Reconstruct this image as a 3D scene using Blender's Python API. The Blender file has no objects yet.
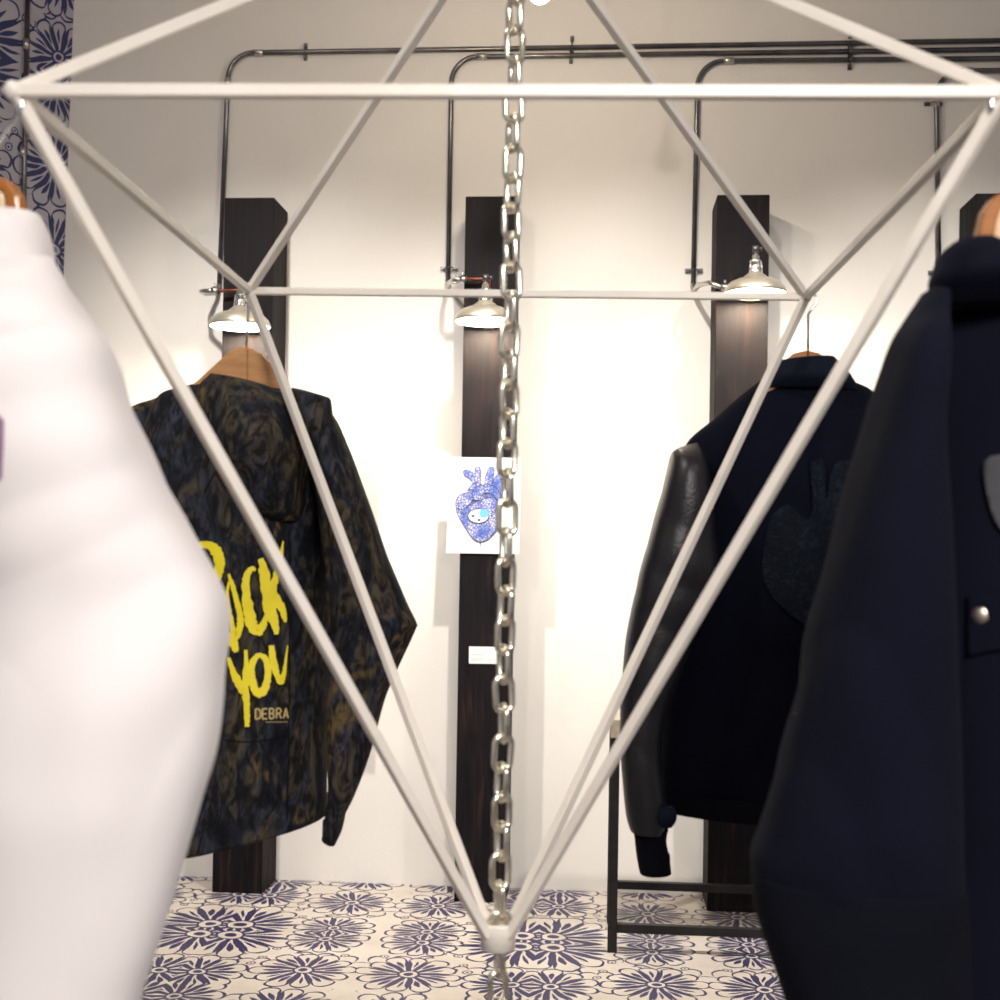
import bpy, bmesh, math, random
from mathutils import Vector, Matrix, noise
from mathutils.bvhtree import BVHTree
C = bpy.context.scene.collection
S = bpy.context.scene
random.seed(4)
R = math.radians

# ------------------------------------------------------------------ camera
FPX = 1271.0
CAMH = 1.45
YAW, PITCH, ROLL = R(4.5), R(0.6), R(0.92)
SHY = 0.037
f0 = Vector((-math.sin(YAW) * math.cos(PITCH), math.cos(YAW) * math.cos(PITCH), math.sin(PITCH)))
r0 = Vector((math.cos(YAW), math.sin(YAW), 0))
u0 = r0.cross(f0)
rt = (r0 * math.cos(ROLL) + u0 * math.sin(ROLL)).normalized()
up = (u0 * math.cos(ROLL) - r0 * math.sin(ROLL)).normalized()
CAM = Vector((0, 0, CAMH))
cd = bpy.data.cameras.new('camera')
cam = bpy.data.objects.new('camera', cd)
C.objects.link(cam)
M3 = Matrix((rt, up, -f0)).transposed()
cam.matrix_world = Matrix.Translation(CAM) @ M3.to_4x4()
cd.sensor_width = 36
cd.lens = 36 * FPX / 1000
cd.shift_y = SHY
cd.dof.use_dof = True
cd.dof.focus_distance = 3.4
cd.dof.aperture_fstop = 5.6
S.camera = cam

# ------------------------------------------------------------------ world, lights, exposure
w = bpy.data.worlds.new('world')
S.world = w
w.use_nodes = True
w.node_tree.nodes['Background'].inputs[0].default_value = (0.93, 0.87, 0.89, 1)
w.node_tree.nodes['Background'].inputs[1].default_value = 0.24
S.view_settings.view_transform = 'Standard'
S.view_settings.look = 'None'
S.view_settings.exposure = 0.35
S.view_settings.gamma = 1
S.view_settings.use_curve_mapping = False

def area(name, loc, target, size, power, col):
    l = bpy.data.lights.new(name, 'AREA')
    l.shape = 'DISK'
    l.size = size
    l.energy = power
    l.color = col
    o = bpy.data.objects.new(name, l)
    C.objects.link(o)
    o.location = loc
    o.rotation_euler = (Vector(target) - Vector(loc)).to_track_quat('-Z', 'Y').to_euler()
    return o
def spot(name, loc, target, power, col, deg, blend, rad=0.05):
    l = bpy.data.lights.new(name, 'SPOT')
    l.energy = power; l.color = col; l.spot_size = R(deg); l.spot_blend = blend; l.shadow_soft_size = rad
    o = bpy.data.objects.new(name, l)
    C.objects.link(o)
    o.location = loc
    o.rotation_euler = (Vector(target) - Vector(loc)).to_track_quat('-Z', 'Y').to_euler()
fill_area = area('front_fill_light', (0.7, -1.1, 2.75), (-0.15, 1.6, 0.85), 1.0, 18, (1.0, 0.93, 0.88))  # added fill near the camera, brightens the front coats and frame bars
fill_area.data.spread = R(84)
area('track_light', (-1.5, 1.2, 3.9), (0.2, 5.4, 1.8), 0.12, 26, (1.0, 0.93, 0.86))
for x_ in (-1.5, 0.0, 1.5):
    spot('wall_washer', (x_, 3.3, 3.95), (x_ * 0.9, 5.46, 0.66), 350, (1.0, 0.95, 0.87), 73, 0.95)

# ------------------------------------------------------------------ points in space
def ray(px, py):
    return f0 + rt * ((px - 500) / FPX) + up * ((500 - py + 1000 * SHY) / FPX)
def P(px, py, d):
    return CAM + ray(px, py) * d
def onY(px, py, Y):
    v = ray(px, py)
    return CAM + v * (Y / v.y)
YW = 5.46          # back wall
YP = 5.225         # front of the timber posts

# ------------------------------------------------------------------ helpers
def mesh_obj(name, bm, mat=None, parent=None, smooth=True, bevel=0):
    if parent is not None and parent.type is not None:
        o_ = parent
        off = Vector((0, 0, 0))
        while o_ is not None:
            off += o_.location
            o_ = o_.parent
        if not getattr(bm, 'is_local', False) and bm.tag_local is False:
            pass
    me = bpy.data.meshes.new(name)
    bm.to_mesh(me)
    bm.free()
    return me

class Shape:
    """collects geometry of one mesh"""
    def __init__(s):
        s.bm = bmesh.new()
    def box(s, a, b):
        a = Vector(a); b = Vector(b)
        vs = [s.bm.verts.new((x, y, z)) for x in (a.x, b.x) for y in (a.y, b.y) for z in (a.z, b.z)]
        for f in ((0, 1, 3, 2), (4, 6, 7, 5), (0, 4, 5, 1), (2, 3, 7, 6), (0, 2, 6, 4), (1, 5, 7, 3)):
            s.bm.faces.new([vs[i] for i in f])
        return s
    def tube(s, pts, r, n=10, cap=True, closed=False):
        pts = [Vector(p) for p in pts]
        m = len(pts)
        rr = r if isinstance(r, (list, tuple)) else [r] * m
        rings = []
        prev = None
        for i, p in enumerate(pts):
            if closed:
                t = (pts[(i + 1) % m] - pts[i - 1]).normalized()
            else:
                t = (pts[min(i + 1, m - 1)] - pts[max(i - 1, 0)]).normalized()
            if prev is None:
                a = t.orthogonal().normalized()
            else:
                a = (prev - t * prev.dot(t)).normalized()
            prev = a
            b = t.cross(a)
            rings.append([s.bm.verts.new(p + (a * math.cos(2 * math.pi * k / n) + b * math.sin(2 * math.pi * k / n)) * rr[i]) for k in range(n)])
        last = m if closed else m - 1
        for i in range(last):
            A, B = rings[i], rings[(i + 1) % m]
            for k in range(n):
                s.bm.faces.new((A[k], A[(k + 1) % n], B[(k + 1) % n], B[k]))
        if cap and not closed:
            s.bm.faces.new(rings[0][::-1])
            s.bm.faces.new(rings[-1])
        return s
    def lathe(s, prof, c=(0, 0, 0), n=32):
        c = Vector(c)
        rings = []
        for r, z in prof:
            if r < 1e-5:
                rings.append([s.bm.verts.new(c + Vector((0, 0, z)))])
            else:
                rings.append([s.bm.verts.new(c + Vector((r * math.cos(2 * math.pi * k / n), r * math.sin(2 * math.pi * k / n), z))) for k in range(n)])
        for A, B in zip(rings, rings[1:]):
            for k in range(n):
                j = (k + 1) % n
                if len(A) == 1 and len(B) == 1: continue
                if len(A) == 1: s.bm.faces.new((A[0], B[j], B[k]))
                elif len(B) == 1: s.bm.faces.new((A[k], A[j], B[0]))
                else: s.bm.faces.new((A[k], A[j], B[j], B[k]))
        return s
    def beam(s, a, b, wd, ht=None, refv=(0, 0, 1)):
        """square bar from a to b"""
        a = Vector(a); b = Vector(b); ht = ht or wd
        t = (b - a).normalized()
        x = t.cross(Vector(refv)).normalized()
        y = x.cross(t).normalized()
        q = []
        for p in (a, b):
            q.append([s.bm.verts.new(p + x * wd / 2 * i + y * ht / 2 * j) for i, j in ((-1, -1), (1, -1), (1, 1), (-1, 1))])
        for k in range(4):
            s.bm.faces.new((q[0][k], q[0][(k + 1) % 4], q[1][(k + 1) % 4], q[1][k]))
        s.bm.faces.new(q[0][::-1]); s.bm.faces.new(q[1])
        return s
    def prism(s, pts, vec):
        pts = [Vector(p) for p in pts]; vec = Vector(vec)
        a = [s.bm.verts.new(p) for p in pts]
        b = [s.bm.verts.new(p + vec) for p in pts]
        n = len(pts)
        s.bm.faces.new(a); s.bm.faces.new(b[::-1])
        for k in range(n):
            s.bm.faces.new((a[k], b[k], b[(k + 1) % n], a[(k + 1) % n]))
        return s
    def quad(s, *p):
        s.bm.faces.new([s.bm.verts.new(Vector(v)) for v in p])
        return s
    def make(s, name, mat, parent=None, smooth=False, bevel=0, local=False, label=None, sub=0):
        off = Vector((0, 0, 0))
        q = parent
        if not local:
            while q is not None:
                off += q.location
                q = q.parent
        bmesh.ops.recalc_face_normals(s.bm, faces=s.bm.faces)
        for v in s.bm.verts: v.co -= off
        me = bpy.data.meshes.new(name)
        if smooth:
            for f in s.bm.faces: f.smooth = True
        s.bm.to_mesh(me); s.bm.free()
        o = bpy.data.objects.new(name, me)
        C.objects.link(o)
        if mat: me.materials.append(mat)
        if parent is not None: o.parent = parent
        if bevel:
            m = o.modifiers.new('bevel', 'BEVEL'); m.width = bevel; m.segments = 2; m.limit_method = 'ANGLE'
        if sub:
            m = o.modifiers.new('subsurf', 'SUBSURF'); m.levels = sub; m.render_levels = sub
        if label: o['label'] = label
        return o

def tag(o, label, cat, group=None):
    o['label'] = label; o['category'] = cat
    if group: o['group'] = group
    return o
def thing(name, loc, label, cat, group=None):
    o = bpy.data.objects.new(name, None)
    C.objects.link(o)
    o.location = loc
    o.empty_display_size = 0.05
    return tag(o, label, cat, group)
def struct(o):
    o['kind'] = 'structure'
    return o
def copy_tree(o, parent=None):
    c = o.copy(); C.objects.link(c); c.parent = parent
    for ch in list(o.children): copy_tree(ch, c)
    return c

# ------------------------------------------------------------------ node maths
class E:
    def __init__(s, nt, v): s.nt = nt; s.v = v
    def op(s, o, *a, clamp=False):
        n = s.nt.nodes.new('ShaderNodeMath'); n.operation = o; n.use_clamp = clamp
        for i, x in enumerate((s,) + a):
            if isinstance(x, E): x = x.v
            if isinstance(x, (int, float)): n.inputs[i].default_value = x
            else: s.nt.links.new(x, n.inputs[i])
        return E(s.nt, n.outputs[0])
    def __add__(s, b): return s.op('ADD', b)
    def __sub__(s, b): return s.op('SUBTRACT', b)
    def __mul__(s, b): return s.op('MULTIPLY', b)
    def __truediv__(s, b): return s.op('DIVIDE', b)
    def lt(s, b): return s.op('LESS_THAN', b)
    def gt(s, b): return s.op('GREATER_THAN', b)
    def mx(s, b): return s.op('MAXIMUM', b)
    def mn(s, b): return s.op('MINIMUM', b)
    def ab(s): return s.op('ABSOLUTE')

def material(name, base=(0.8, 0.8, 0.8), rough=0.6, metal=0.0, **kw):
    m = bpy.data.materials.new(name); m.use_nodes = True
    b = m.node_tree.nodes['Principled BSDF']
    b.inputs['Base Color'].default_value = (*base, 1)
    b.inputs['Roughness'].default_value = rough
    b.inputs['Metallic'].default_value = metal
    for k, v in kw.items():
        b.inputs[k].default_value = v
    return m
def N(m, t, **kw):
    n = m.node_tree.nodes.new(t)
    for k, v in kw.items():
        if k in n.inputs: n.inputs[k].default_value = v
        else: setattr(n, k, v)
    return n
def L(m, a, b): m.node_tree.links.new(a, b)
def ramp(m, fac, stops):
    n = N(m, 'ShaderNodeValToRGB')
    cr = n.color_ramp
    while len(cr.elements) < len(stops): cr.elements.new(0.5)
    for e, (p, c) in zip(cr.elements, stops):
        e.position = p; e.color = (*c, 1)
    L(m, fac, n.inputs[0])
    return n.outputs[0]
def coords(m, scale=(1, 1, 1)):
    tc = N(m, 'ShaderNodeTexCoord'); mp = N(m, 'ShaderNodeMapping')
    mp.inputs['Scale'].default_value = scale
    L(m, tc.outputs['Object'], mp.inputs[0])
    return mp.outputs[0]
def noisy(m, base, var, scale, bump=0.0, bscale=None, stretch=(1, 1, 1), detail=6):
    """mottled colour between base and var, with a bump"""
    b = m.node_tree.nodes['Principled BSDF']
    co = coords(m, stretch)
    n = N(m, 'ShaderNodeTexNoise', Scale=scale, Detail=detail)
    L(m, co, n.inputs['Vector'])
    L(m, ramp(m, n.outputs[0], [(0.3, base), (0.7, var)]), b.inputs['Base Color'])
    if bump:
        n2 = N(m, 'ShaderNodeTexNoise', Scale=bscale or scale, Detail=4)
        L(m, co, n2.inputs['Vector'])
        bp = N(m, 'ShaderNodeBump', Strength=bump, Distance=0.01)
        L(m, n2.outputs[0], bp.inputs['Height'])
        L(m, bp.outputs[0], b.inputs['Normal'])
    return m

# flower print --------------------------------------------------------
def flower_material(name, wall=False):
    m = material(name, rough=0.5 if not wall else 0.6)
    nt = m.node_tree
    b = nt.nodes['Principled BSDF']
    tc = N(m, 'ShaderNodeTexCoord')
    sp = N(m, 'ShaderNodeSeparateXYZ')
    # gentle hand-drawn wobble
    nz = N(m, 'ShaderNodeTexNoise', Scale=9.0, Detail=2)
    L(m, tc.outputs['Object'], nz.inputs['Vector'])
    sp2 = N(m, 'ShaderNodeSeparateXYZ')
    L(m, nz.outputs['Color'], sp2.inputs[0])
    L(m, tc.outputs['Object'], sp.inputs[0])
    T = 0.60
    x = E(nt, sp.outputs[0]) + (E(nt, sp2.outputs[0]) - 0.5) * 0.035 + 0.21
    y = E(nt, sp.outputs[1]) + (E(nt, sp2.outputs[1]) - 0.5) * 0.035 + 0.07
    x = x.op('PINGPONG', T); y = y.op('PINGPONG', T)
    blue = None
    def stamp(cx, cy, Rr, n, rot, plain):
        nonlocal blue
        dx = x - cx; dy = y - cy
        rn = (dx * dx + dy * dy).op('SQRT') / Rr
        a = dy.op('ARCTAN2', dx) + (math.pi + rot)
        ph = (a * (n / (2 * math.pi))).op('FRACT')
        u = (ph - 0.5).ab() * 2
        sc = (u * u * -1 + 1.0001).op('SQRT')
        # every other petal is longer
        alt = ((a * (n / (4 * math.pi))).op('FRACT')).gt(0.5)
        rout = sc * 0.27 + 0.67 + alt * 0.06
        mask = rn.lt(rout)
        lw = 0.0105 / Rr
        out = rn.gt(rout - lw)
        if plain:
            bl = out
        else:
            wdt = (rn * 0.88 + 0.08)
            wedge = u.gt(wdt.mn(0.95))
            q = (rn - 0.54) / 0.2
            slit = u.lt((q * q * -0.34 + 0.32) * (alt * 0.4 + 0.7))
            bl = out.mx(wedge).mx(slit)
            core = rn.lt(0.2)
            ring = rn.gt(0.2 - lw * 0.9).mx(rn.lt(0.085))
            bl = bl * (core * -1 + 1) + core * ring
        if blue is None: blue = bl * mask
        else: blue = blue * (mask * -1 + 1) + bl * mask
    for a in ((0.30, 0.30, 0.30, 17, 0.3, True), (0.05, 0.30, 0.25, 15, 0.1, True), (0.52, 0.10, 0.26, 15, 0.5, True),
              (0.08, 0.08, 0.35, 19, 0.0, True), (0.44, 0.46, 0.25, 15, 0.2, True), (0.2, 0.54, 0.17, 11, 0.7, True), (0.27, 0.27, 0.12, 9, 0.7, True), (0.24, 0.42, 0.12, 9, 0.1, True),
              (0.06, 0.065, 0.27, 13, 0.15, False), (0.065, 0.48, 0.18, 11, 0.4, False),
              (0.42, 0.42, 0.19, 12, 0.9, False), (0.42, 0.07, 0.165, 11, 0.2, False)):
        stamp(*a)
    # little dots between
    for cx, cy in ((0.24, 0.30), (0.27, 0.20), (0.22, 0.37), (0.53, 0.24)):
        dx = x - cx; dy = y - cy
        d = (dx * dx + dy * dy).op('SQRT')
        k = d.lt(0.017)
        bl = d.gt(0.012).mx(d.lt(0.005))
        blue = blue * (k * -1 + 1) + bl * k
    n2 = N(m, 'ShaderNodeTexNoise', Scale=5.0, Detail=5)
    L(m, tc.outputs['Object'], n2.inputs['Vector'])
    cream = ramp(m, n2.outputs[0], [(0.3, (0.43, 0.375, 0.32)), (0.7, (0.51, 0.465, 0.41))])
    if wall: cream = ramp(m, n2.outputs[0], [(0.3, (0.33, 0.31, 0.36)), (0.7, (0.40, 0.38, 0.43))])  # same cream ground, with the wall's dimmer light put into its colour
    mx = N(m, 'ShaderNodeMixRGB')
    L(m, blue.v, mx.inputs[0]); L(m, cream, mx.inputs[1])
    mx.inputs[2].default_value = (0.021, 0.017, 0.066, 1) if not wall else (0.014, 0.02, 0.095, 1)
    L(m, mx.outputs[0], b.inputs['Base Color'])
    return m

M = {}
M['wall'] = noisy(material('wall_plaster', rough=0.85), (0.69, 0.655, 0.62), (0.73, 0.695, 0.66), 3.0, 0.06, 60)
M['floor'] = flower_material('flower_tile')
M['paper'] = flower_material('flower_wallpaper', True)
M['timber'] = material('black_stained_timber', rough=0.42)
def timber(m):
    b = m.node_tree.nodes['Principled BSDF']
    n = N(m, 'ShaderNodeTexNoise', Scale=5.0, Detail=8, Distortion=0.6)
    L(m, coords(m, (9, 9, 0.7)), n.inputs['Vector'])
    L(m, ramp(m, n.outputs[0], [(0.3, (0.0045, 0.0042, 0.006)), (0.58, (0.010, 0.0075, 0.0085)), (0.82, (0.038, 0.019, 0.012))]), b.inputs['Base Color'])
    L(m, ramp(m, n.outputs[0], [(0.3, (0.5,) * 3), (0.7, (0.7,) * 3)]), b.inputs['Roughness'])
    bp = N(m, 'ShaderNodeBump', Strength=0.35, Distance=0.004)
    L(m, n.outputs[0], bp.inputs['Height']); L(m, bp.outputs[0], b.inputs['Normal'])
timber(M['timber'])
M['timber'].node_tree.nodes['Principled BSDF'].inputs['Specular IOR Level'].default_value = 0.10
M['conduit'] = noisy(material('steel_conduit', rough=0.32, metal=0.9), (0.10, 0.10, 0.11), (0.20, 0.19, 0.19), 12)
M['steel'] = material('galvanised_steel', (0.55, 0.53, 0.5), 0.3, 1.0)
M['chain'] = noisy(material('zinc_chain', rough=0.2, metal=0.97), (0.88, 0.84, 0.70), (0.98, 0.95, 0.84), 60)
M['white_metal'] = noisy(material('white_painted_steel', rough=0.38), (0.79, 0.74, 0.66), (0.85, 0.81, 0.74), 8, 0.1, 40)
M['shade_out'] = noisy(material('aged_nickel_shade', rough=0.3, metal=0.75), (0.50, 0.45, 0.36), (0.66, 0.61, 0.52), 14)
M['shade_in'] = material('white_enamel_inside', (0.95, 0.93, 0.88), 0.4)
M['chrome'] = material('chrome', (0.8, 0.8, 0.8), 0.14, 1.0)
M['copper'] = material('copper_sleeve', (0.20, 0.055, 0.035), 0.4, 0.6)
M['bulb'] = material('lit_bulb', (1, 1, 1), 0.4)
b = M['bulb'].node_tree.nodes['Principled BSDF']
b.inputs['Emission Color'].default_value = (1.0, 0.86, 0.64, 1)
b.inputs['Emission Strength'].default_value = 700
M['bulb_far'] = M['bulb'].copy(); M['bulb_far'].name = 'lit_pendant_bulb'
M['bulb_far'].node_tree.nodes['Principled BSDF'].inputs['Emission Strength'].default_value = 300
M['wood'] = material('varnished_beech', rough=0.28)
def wood(m, c1, c2):
    b = m.node_tree.nodes['Principled BSDF']
    n = N(m, 'ShaderNodeTexNoise', Scale=6.0, Detail=6, Distortion=0.4)
    L(m, coords(m, (2, 12, 14)), n.inputs['Vector'])
    L(m, ramp(m, n.outputs[0], [(0.3, c1), (0.7, c2)]), b.inputs['Base Color'])
    b.inputs['Coat Weight'].default_value = 0.4
wood(M['wood'], (0.42, 0.20, 0.075), (0.58, 0.31, 0.13))
M['wood_orange'] = material('honey_varnished_wood', rough=0.25)
wood(M['wood_orange'], (0.30, 0.10, 0.015), (0.42, 0.155, 0.03))
M['wood_pale'] = material('pale_varnished_wood', rough=0.25)
wood(M['wood_pale'], (0.66, 0.46, 0.25), (0.76, 0.58, 0.36))
M['black_metal'] = noisy(material('black_powder_coat', rough=0.4), (0.012, 0.011, 0.012), (0.022, 0.02, 0.021), 20)
M['black_metal'].node_tree.nodes['Principled BSDF'].inputs['Specular IOR Level'].default_value = 0.2
M['tan'] = noisy(material('oiled_oak', rough=0.4), (0.25, 0.20, 0.15), (0.40, 0.33, 0.26), 30)
M['sheet'] = noisy(material('white_card', rough=0.7), (0.76, 0.75, 0.72), (0.79, 0.78, 0.75), 4)
M['yellow'] = noisy(material('yellow_ink', rough=0.55), (0.80, 0.66, 0.01), (0.86, 0.73, 0.02), 40)
M['khaki'] = material('pale_khaki_ink', (0.55, 0.42, 0.16), 0.6)
M['ink'] = material('navy_ink', (0.02, 0.03, 0.12), 0.6)
M['lightblue'] = material('sky_blue_ink', (0.12, 0.42, 0.80), 0.6)
M['grey_ink'] = material('grey_ink', (0.35, 0.33, 0.35), 0.6)

def cloth(name, base, var, rough=0.9, sheen=0.3, stint=(1, 1, 1), weave=900, bump=0.25):
    m = material(name, base, rough)
    b = m.node_tree.nodes['Principled BSDF']
    b.inputs['Sheen Weight'].default_value = sheen
    b.inputs['Specular IOR Level'].default_value = 0.15 if base[0] < 0.1 else 0.4
    b.inputs['Sheen Roughness'].default_value = 0.4
    b.inputs['Sheen Tint'].default_value = (*stint, 1)
    n = N(m, 'ShaderNodeTexNoise', Scale=7.0, Detail=4)
    co = coords(m)
    L(m, co, n.inputs['Vector'])
    L(m, ramp(m, n.outputs[0], [(0.3, base), (0.7, var)]), b.inputs['Base Color'])
    n2 = N(m, 'ShaderNodeTexNoise', Scale=weave, Detail=2)
    L(m, co, n2.inputs['Vector'])
    bp = N(m, 'ShaderNodeBump', Strength=bump, Distance=0.001)
    L(m, n2.outputs[0], bp.inputs['Height']); L(m, bp.outputs[0], b.inputs['Normal'])
    return m
M['white_wool'] = cloth('white_wool', (0.80, 0.765, 0.76), (0.83, 0.79, 0.785), 0.95, 0.2)
M['dark_wool'] = cloth('midnight_wool', (0.0018, 0.0028, 0.0090), (0.0027, 0.0038, 0.0115), 0.95, 0.02, (0.4, 0.45, 0.7))
M['navy_wool'] = cloth('navy_wool', (0.0016, 0.0024, 0.0085), (0.0025, 0.0036, 0.012), 0.95, 0.0, (0.3, 0.4, 0.8))
M['navy_trim'] = cloth('navy_rib_knit', (0.0035, 0.006, 0.015), (0.006, 0.010, 0.022), 0.9, 0.02, (0.5, 0.6, 0.9), 300, 0.6)
M['black_rib'] = cloth('black_rib_knit', (0.0015, 0.002, 0.006), (0.003, 0.004, 0.009), 0.95, 0.0)
M['patch'] = cloth('grey_chenille', (0.045, 0.045, 0.055), (0.09, 0.09, 0.10), 0.9, 0.3, (1, 1, 1), 90, 0.8)
M['purple'] = cloth('purple_chenille', (0.18, 0.10, 0.20), (0.36, 0.24, 0.34), 0.9, 0.2, (1, 1, 1), 120, 0.7)
M['leather'] = material('black_leather', (0.010, 0.010, 0.014), 0.40)
noisy(M['leather'], (0.008, 0.008, 0.012), (0.014, 0.013, 0.016), 12, 0.12, 160)
M['embroid'] = material('navy_embroidery', (0.012, 0.02, 0.04), 0.7)
def embroid(m):
    b = m.node_tree.nodes['Principled BSDF']
    v = N(m, 'ShaderNodeTexVoronoi', Scale=70.0, feature='DISTANCE_TO_EDGE')
    n = N(m, 'ShaderNodeTexNoise', Scale=25.0, Detail=4, Distortion=2.0)
    co = coords(m)
    L(m, co, n.inputs['Vector'])
    ad = N(m, 'ShaderNodeMixRGB'); ad.inputs[0].default_value = 0.09
    L(m, co, ad.inputs[1]); L(m, n.outputs['Color'], ad.inputs[2]); L(m, ad.outputs[0], v.inputs['Vector'])
    v.inputs['Scale'].default_value = 55
    b.inputs['Specular IOR Level'].default_value = 0.15
    L(m, ramp(m, v.outputs[0], [(0.0, (0.002, 0.004, 0.010)), (0.22, (0.008, 0.014, 0.026))]), b.inputs['Base Color'])
    bp = N(m, 'ShaderNodeBump', Strength=0.9, Distance=0.006)
    L(m, v.outputs[0], bp.inputs['Height']); L(m, bp.outputs[0], b.inputs['Normal'])
embroid(M['embroid'])
def camo():
    m = material('bark_camouflage_print', rough=0.85)
    b = m.node_tree.nodes['Principled BSDF']
    co = coords(m, (1, 1, 0.42))
    n1 = N(m, 'ShaderNodeTexNoise', Scale=9.0, Detail=9, Distortion=2.6, Roughness=0.66)
    L(m, co, n1.inputs['Vector'])
    n2 = N(m, 'ShaderNodeTexNoise', Scale=5.5, Detail=3, Distortion=1.3)
    L(m, co, n2.inputs['Vector'])
    n3 = N(m, 'ShaderNodeTexNoise', Scale=38.0, Detail=5, Distortion=2.5)
    L(m, co, n3.inputs['Vector'])
    c1 = ramp(m, n1.outputs[0], [(0.38, (0.002, 0.0025, 0.007)), (0.47, (0.006, 0.007, 0.012)), (0.52, (0.022, 0.020, 0.018)), (0.58, (0.040, 0.031, 0.017)), (0.66, (0.006, 0.006, 0.008))])
    c2 = ramp(m, n3.outputs[0], [(0.40, (0.25,) * 3), (0.60, (1.9,) * 3)])
    mu = N(m, 'ShaderNodeMixRGB', blend_type='MULTIPLY'); mu.inputs[0].default_value = 1
    c3 = ramp(m, n3.outputs['Color'], [(0.42, (0.0, 0.0, 0.0)), (0.52, (1, 1, 1))])
    n4 = N(m, 'ShaderNodeTexNoise', Scale=7.0, Detail=5, Distortion=1.8); L(m, co, n4.inputs['Vector'])
    gb = ramp(m, n4.outputs[0], [(0.47, (0, 0, 0)), (0.56, (0.016, 0.021, 0.032)), (0.66, (0.004, 0.005, 0.010))])
    ad = N(m, 'ShaderNodeMixRGB', blend_type='LIGHTEN'); ad.inputs[0].default_value = 0.85; L(m, c1, ad.inputs[1]); L(m, gb, ad.inputs[2])
    L(m, ad.outputs[0], mu.inputs[1]); L(m, c2, mu.inputs[2])
    # khaki limbs
    lm = ramp(m, n2.outputs[0], [(0.565, (0, 0, 0)), (0.59, (1, 1, 1)), (0.615, (1, 1, 1)), (0.635, (0, 0, 0))])
    ft = N(m, 'ShaderNodeMixRGB', blend_type='MULTIPLY'); ft.inputs[0].default_value = 1
    L(m, lm, ft.inputs[1]); L(m, ramp(m, n3.outputs[0], [(0.4, (0.05,) * 3), (0.6, (0.9,) * 3)]), ft.inputs[2])
    mx = N(m, 'ShaderNodeMixRGB')
    L(m, ft.outputs[0], mx.inputs[0]); L(m, mu.outputs[0], mx.inputs[1]); mx.inputs[2].default_value = (0.11, 0.075, 0.022, 1)
    L(m, mx.outputs[0], b.inputs['Base Color'])
    b.inputs['Specular IOR Level'].default_value = 0.25
    bp = N(m, 'ShaderNodeBump', Strength=0.3, Distance=0.004)
    L(m, n1.outputs[0], bp.inputs['Height']); L(m, bp.outputs[0], b.inputs['Normal'])
    return m
M['camo'] = camo()
def doodle():
    m = material('blue_doodle_print', rough=0.6)
    b = m.node_tree.nodes['Principled BSDF']
    co = coords(m)
    v = N(m, 'ShaderNodeTexVoronoi', Scale=95.0, feature='DISTANCE_TO_EDGE'); L(m, co, v.inputs['Vector'])
    n = N(m, 'ShaderNodeTexNoise', Scale=16.0, Detail=5); L(m, co, n.inputs['Vector'])
    base = ramp(m, n.outputs[0], [(0.36, (0.05, 0.13, 0.45)), (0.47, (0.22, 0.28, 0.58)), (0.56, (0.55, 0.54, 0.68))])
    mx = N(m, 'ShaderNodeMixRGB')
    L(m, ramp(m, v.outputs[0], [(0.06, (1, 1, 1)), (0.2, (0, 0, 0))]), mx.inputs[0])
    L(m, base, mx.inputs[1]); mx.inputs[2].default_value = (0.05, 0.07, 0.28, 1)
    L(m, mx.outputs[0], b.inputs['Base Color'])
    return m
M['doodle'] = doodle()

# ------------------------------------------------------------------ setting
cor = onY(74, 0, YW); cor2 = onY(63, 290, YW)
slope = (cor.x - cor2.x) / (cor.z - cor2.z)
XL0 = cor.x - slope * cor.z
CH = 4.05
fl = Shape().quad((-5, -3.2, 0), (5, -3.2, 0), (5, 5.6, 0), (-5, 5.6, 0)).make('floor', M['floor'])
struct(fl)
struct(Shape().box((-3.6, YW, -0.05), (5, YW + 0.12, CH)).make('wall_back', M['wall']))
struct(Shape().box((-5, -3.2, CH), (5, 5.6, CH + 0.1)).make('ceiling', M['wall']))
# papered wall leaves the back wall at an angle; object plane XY carries the print
ang = R(42)
du = Vector((-math.cos(ang), -math.sin(ang), 0))
wl = bpy.data.meshes.new('wall_left')
nrm = Vector((-du.y, du.x, 0))
W_ = 3.6
A = [(0, 0), (W_, 0), (W_, CH), (0, CH)]
base = Vector((XL0, YW, 0))
vs = []
for a, z in A: vs.append((a, z, 0))
for a, z in A: vs.append((a, z, 0.08))
wl.from_pydata(vs, [], [(0, 1, 2, 3), (7, 6, 5, 4), (0, 4, 5, 1), (1, 5, 6, 2), (2, 6, 7, 3), (3, 7, 4, 0)])
wo = bpy.data.objects.new('wall_left', wl); C.objects.link(wo); wl.materials.append(M['paper']); struct(wo)
zax = Vector((slope, 0, 1))
mw = Matrix((du, zax, du.cross(Vector((0, 0, 1))))).transposed().to_4x4()
mw.translation = base
wo.matrix_world = mw
# leaning matrix is not orthogonal, so bake it
wl.transform(mw)
wo.matrix_world = Matrix.Identity(4)
# print needs its own plane coordinates
tcn = [n for n in M['paper'].node_tree.nodes if n.type == 'TEX_COORD'][0]
mpn = M['paper'].node_tree.nodes.new('ShaderNodeVectorMath'); mpn.operation = 'DOT_PRODUCT'
mpn.inputs[1].default_value = tuple(du)
sx = M['paper'].node_tree.nodes.new('ShaderNodeSeparateXYZ')
cx_ = M['paper'].node_tree.nodes.new('ShaderNodeCombineXYZ')
links = [l for l in M['paper'].node_tree.links if l.from_socket == tcn.outputs['Object']]
targets = [l.to_socket for l in links]
for l in links: M['paper'].node_tree.links.remove(l)
L(M['paper'], tcn.outputs['Object'], mpn.inputs[0]); L(M['paper'], tcn.outputs['Object'], sx.inputs[0])
L(M['paper'], mpn.outputs['Value'], cx_.inputs[0]); L(M['paper'], sx.outputs[2], cx_.inputs[1])
for t in targets: L(M['paper'], cx_.outputs[0], t)

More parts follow.
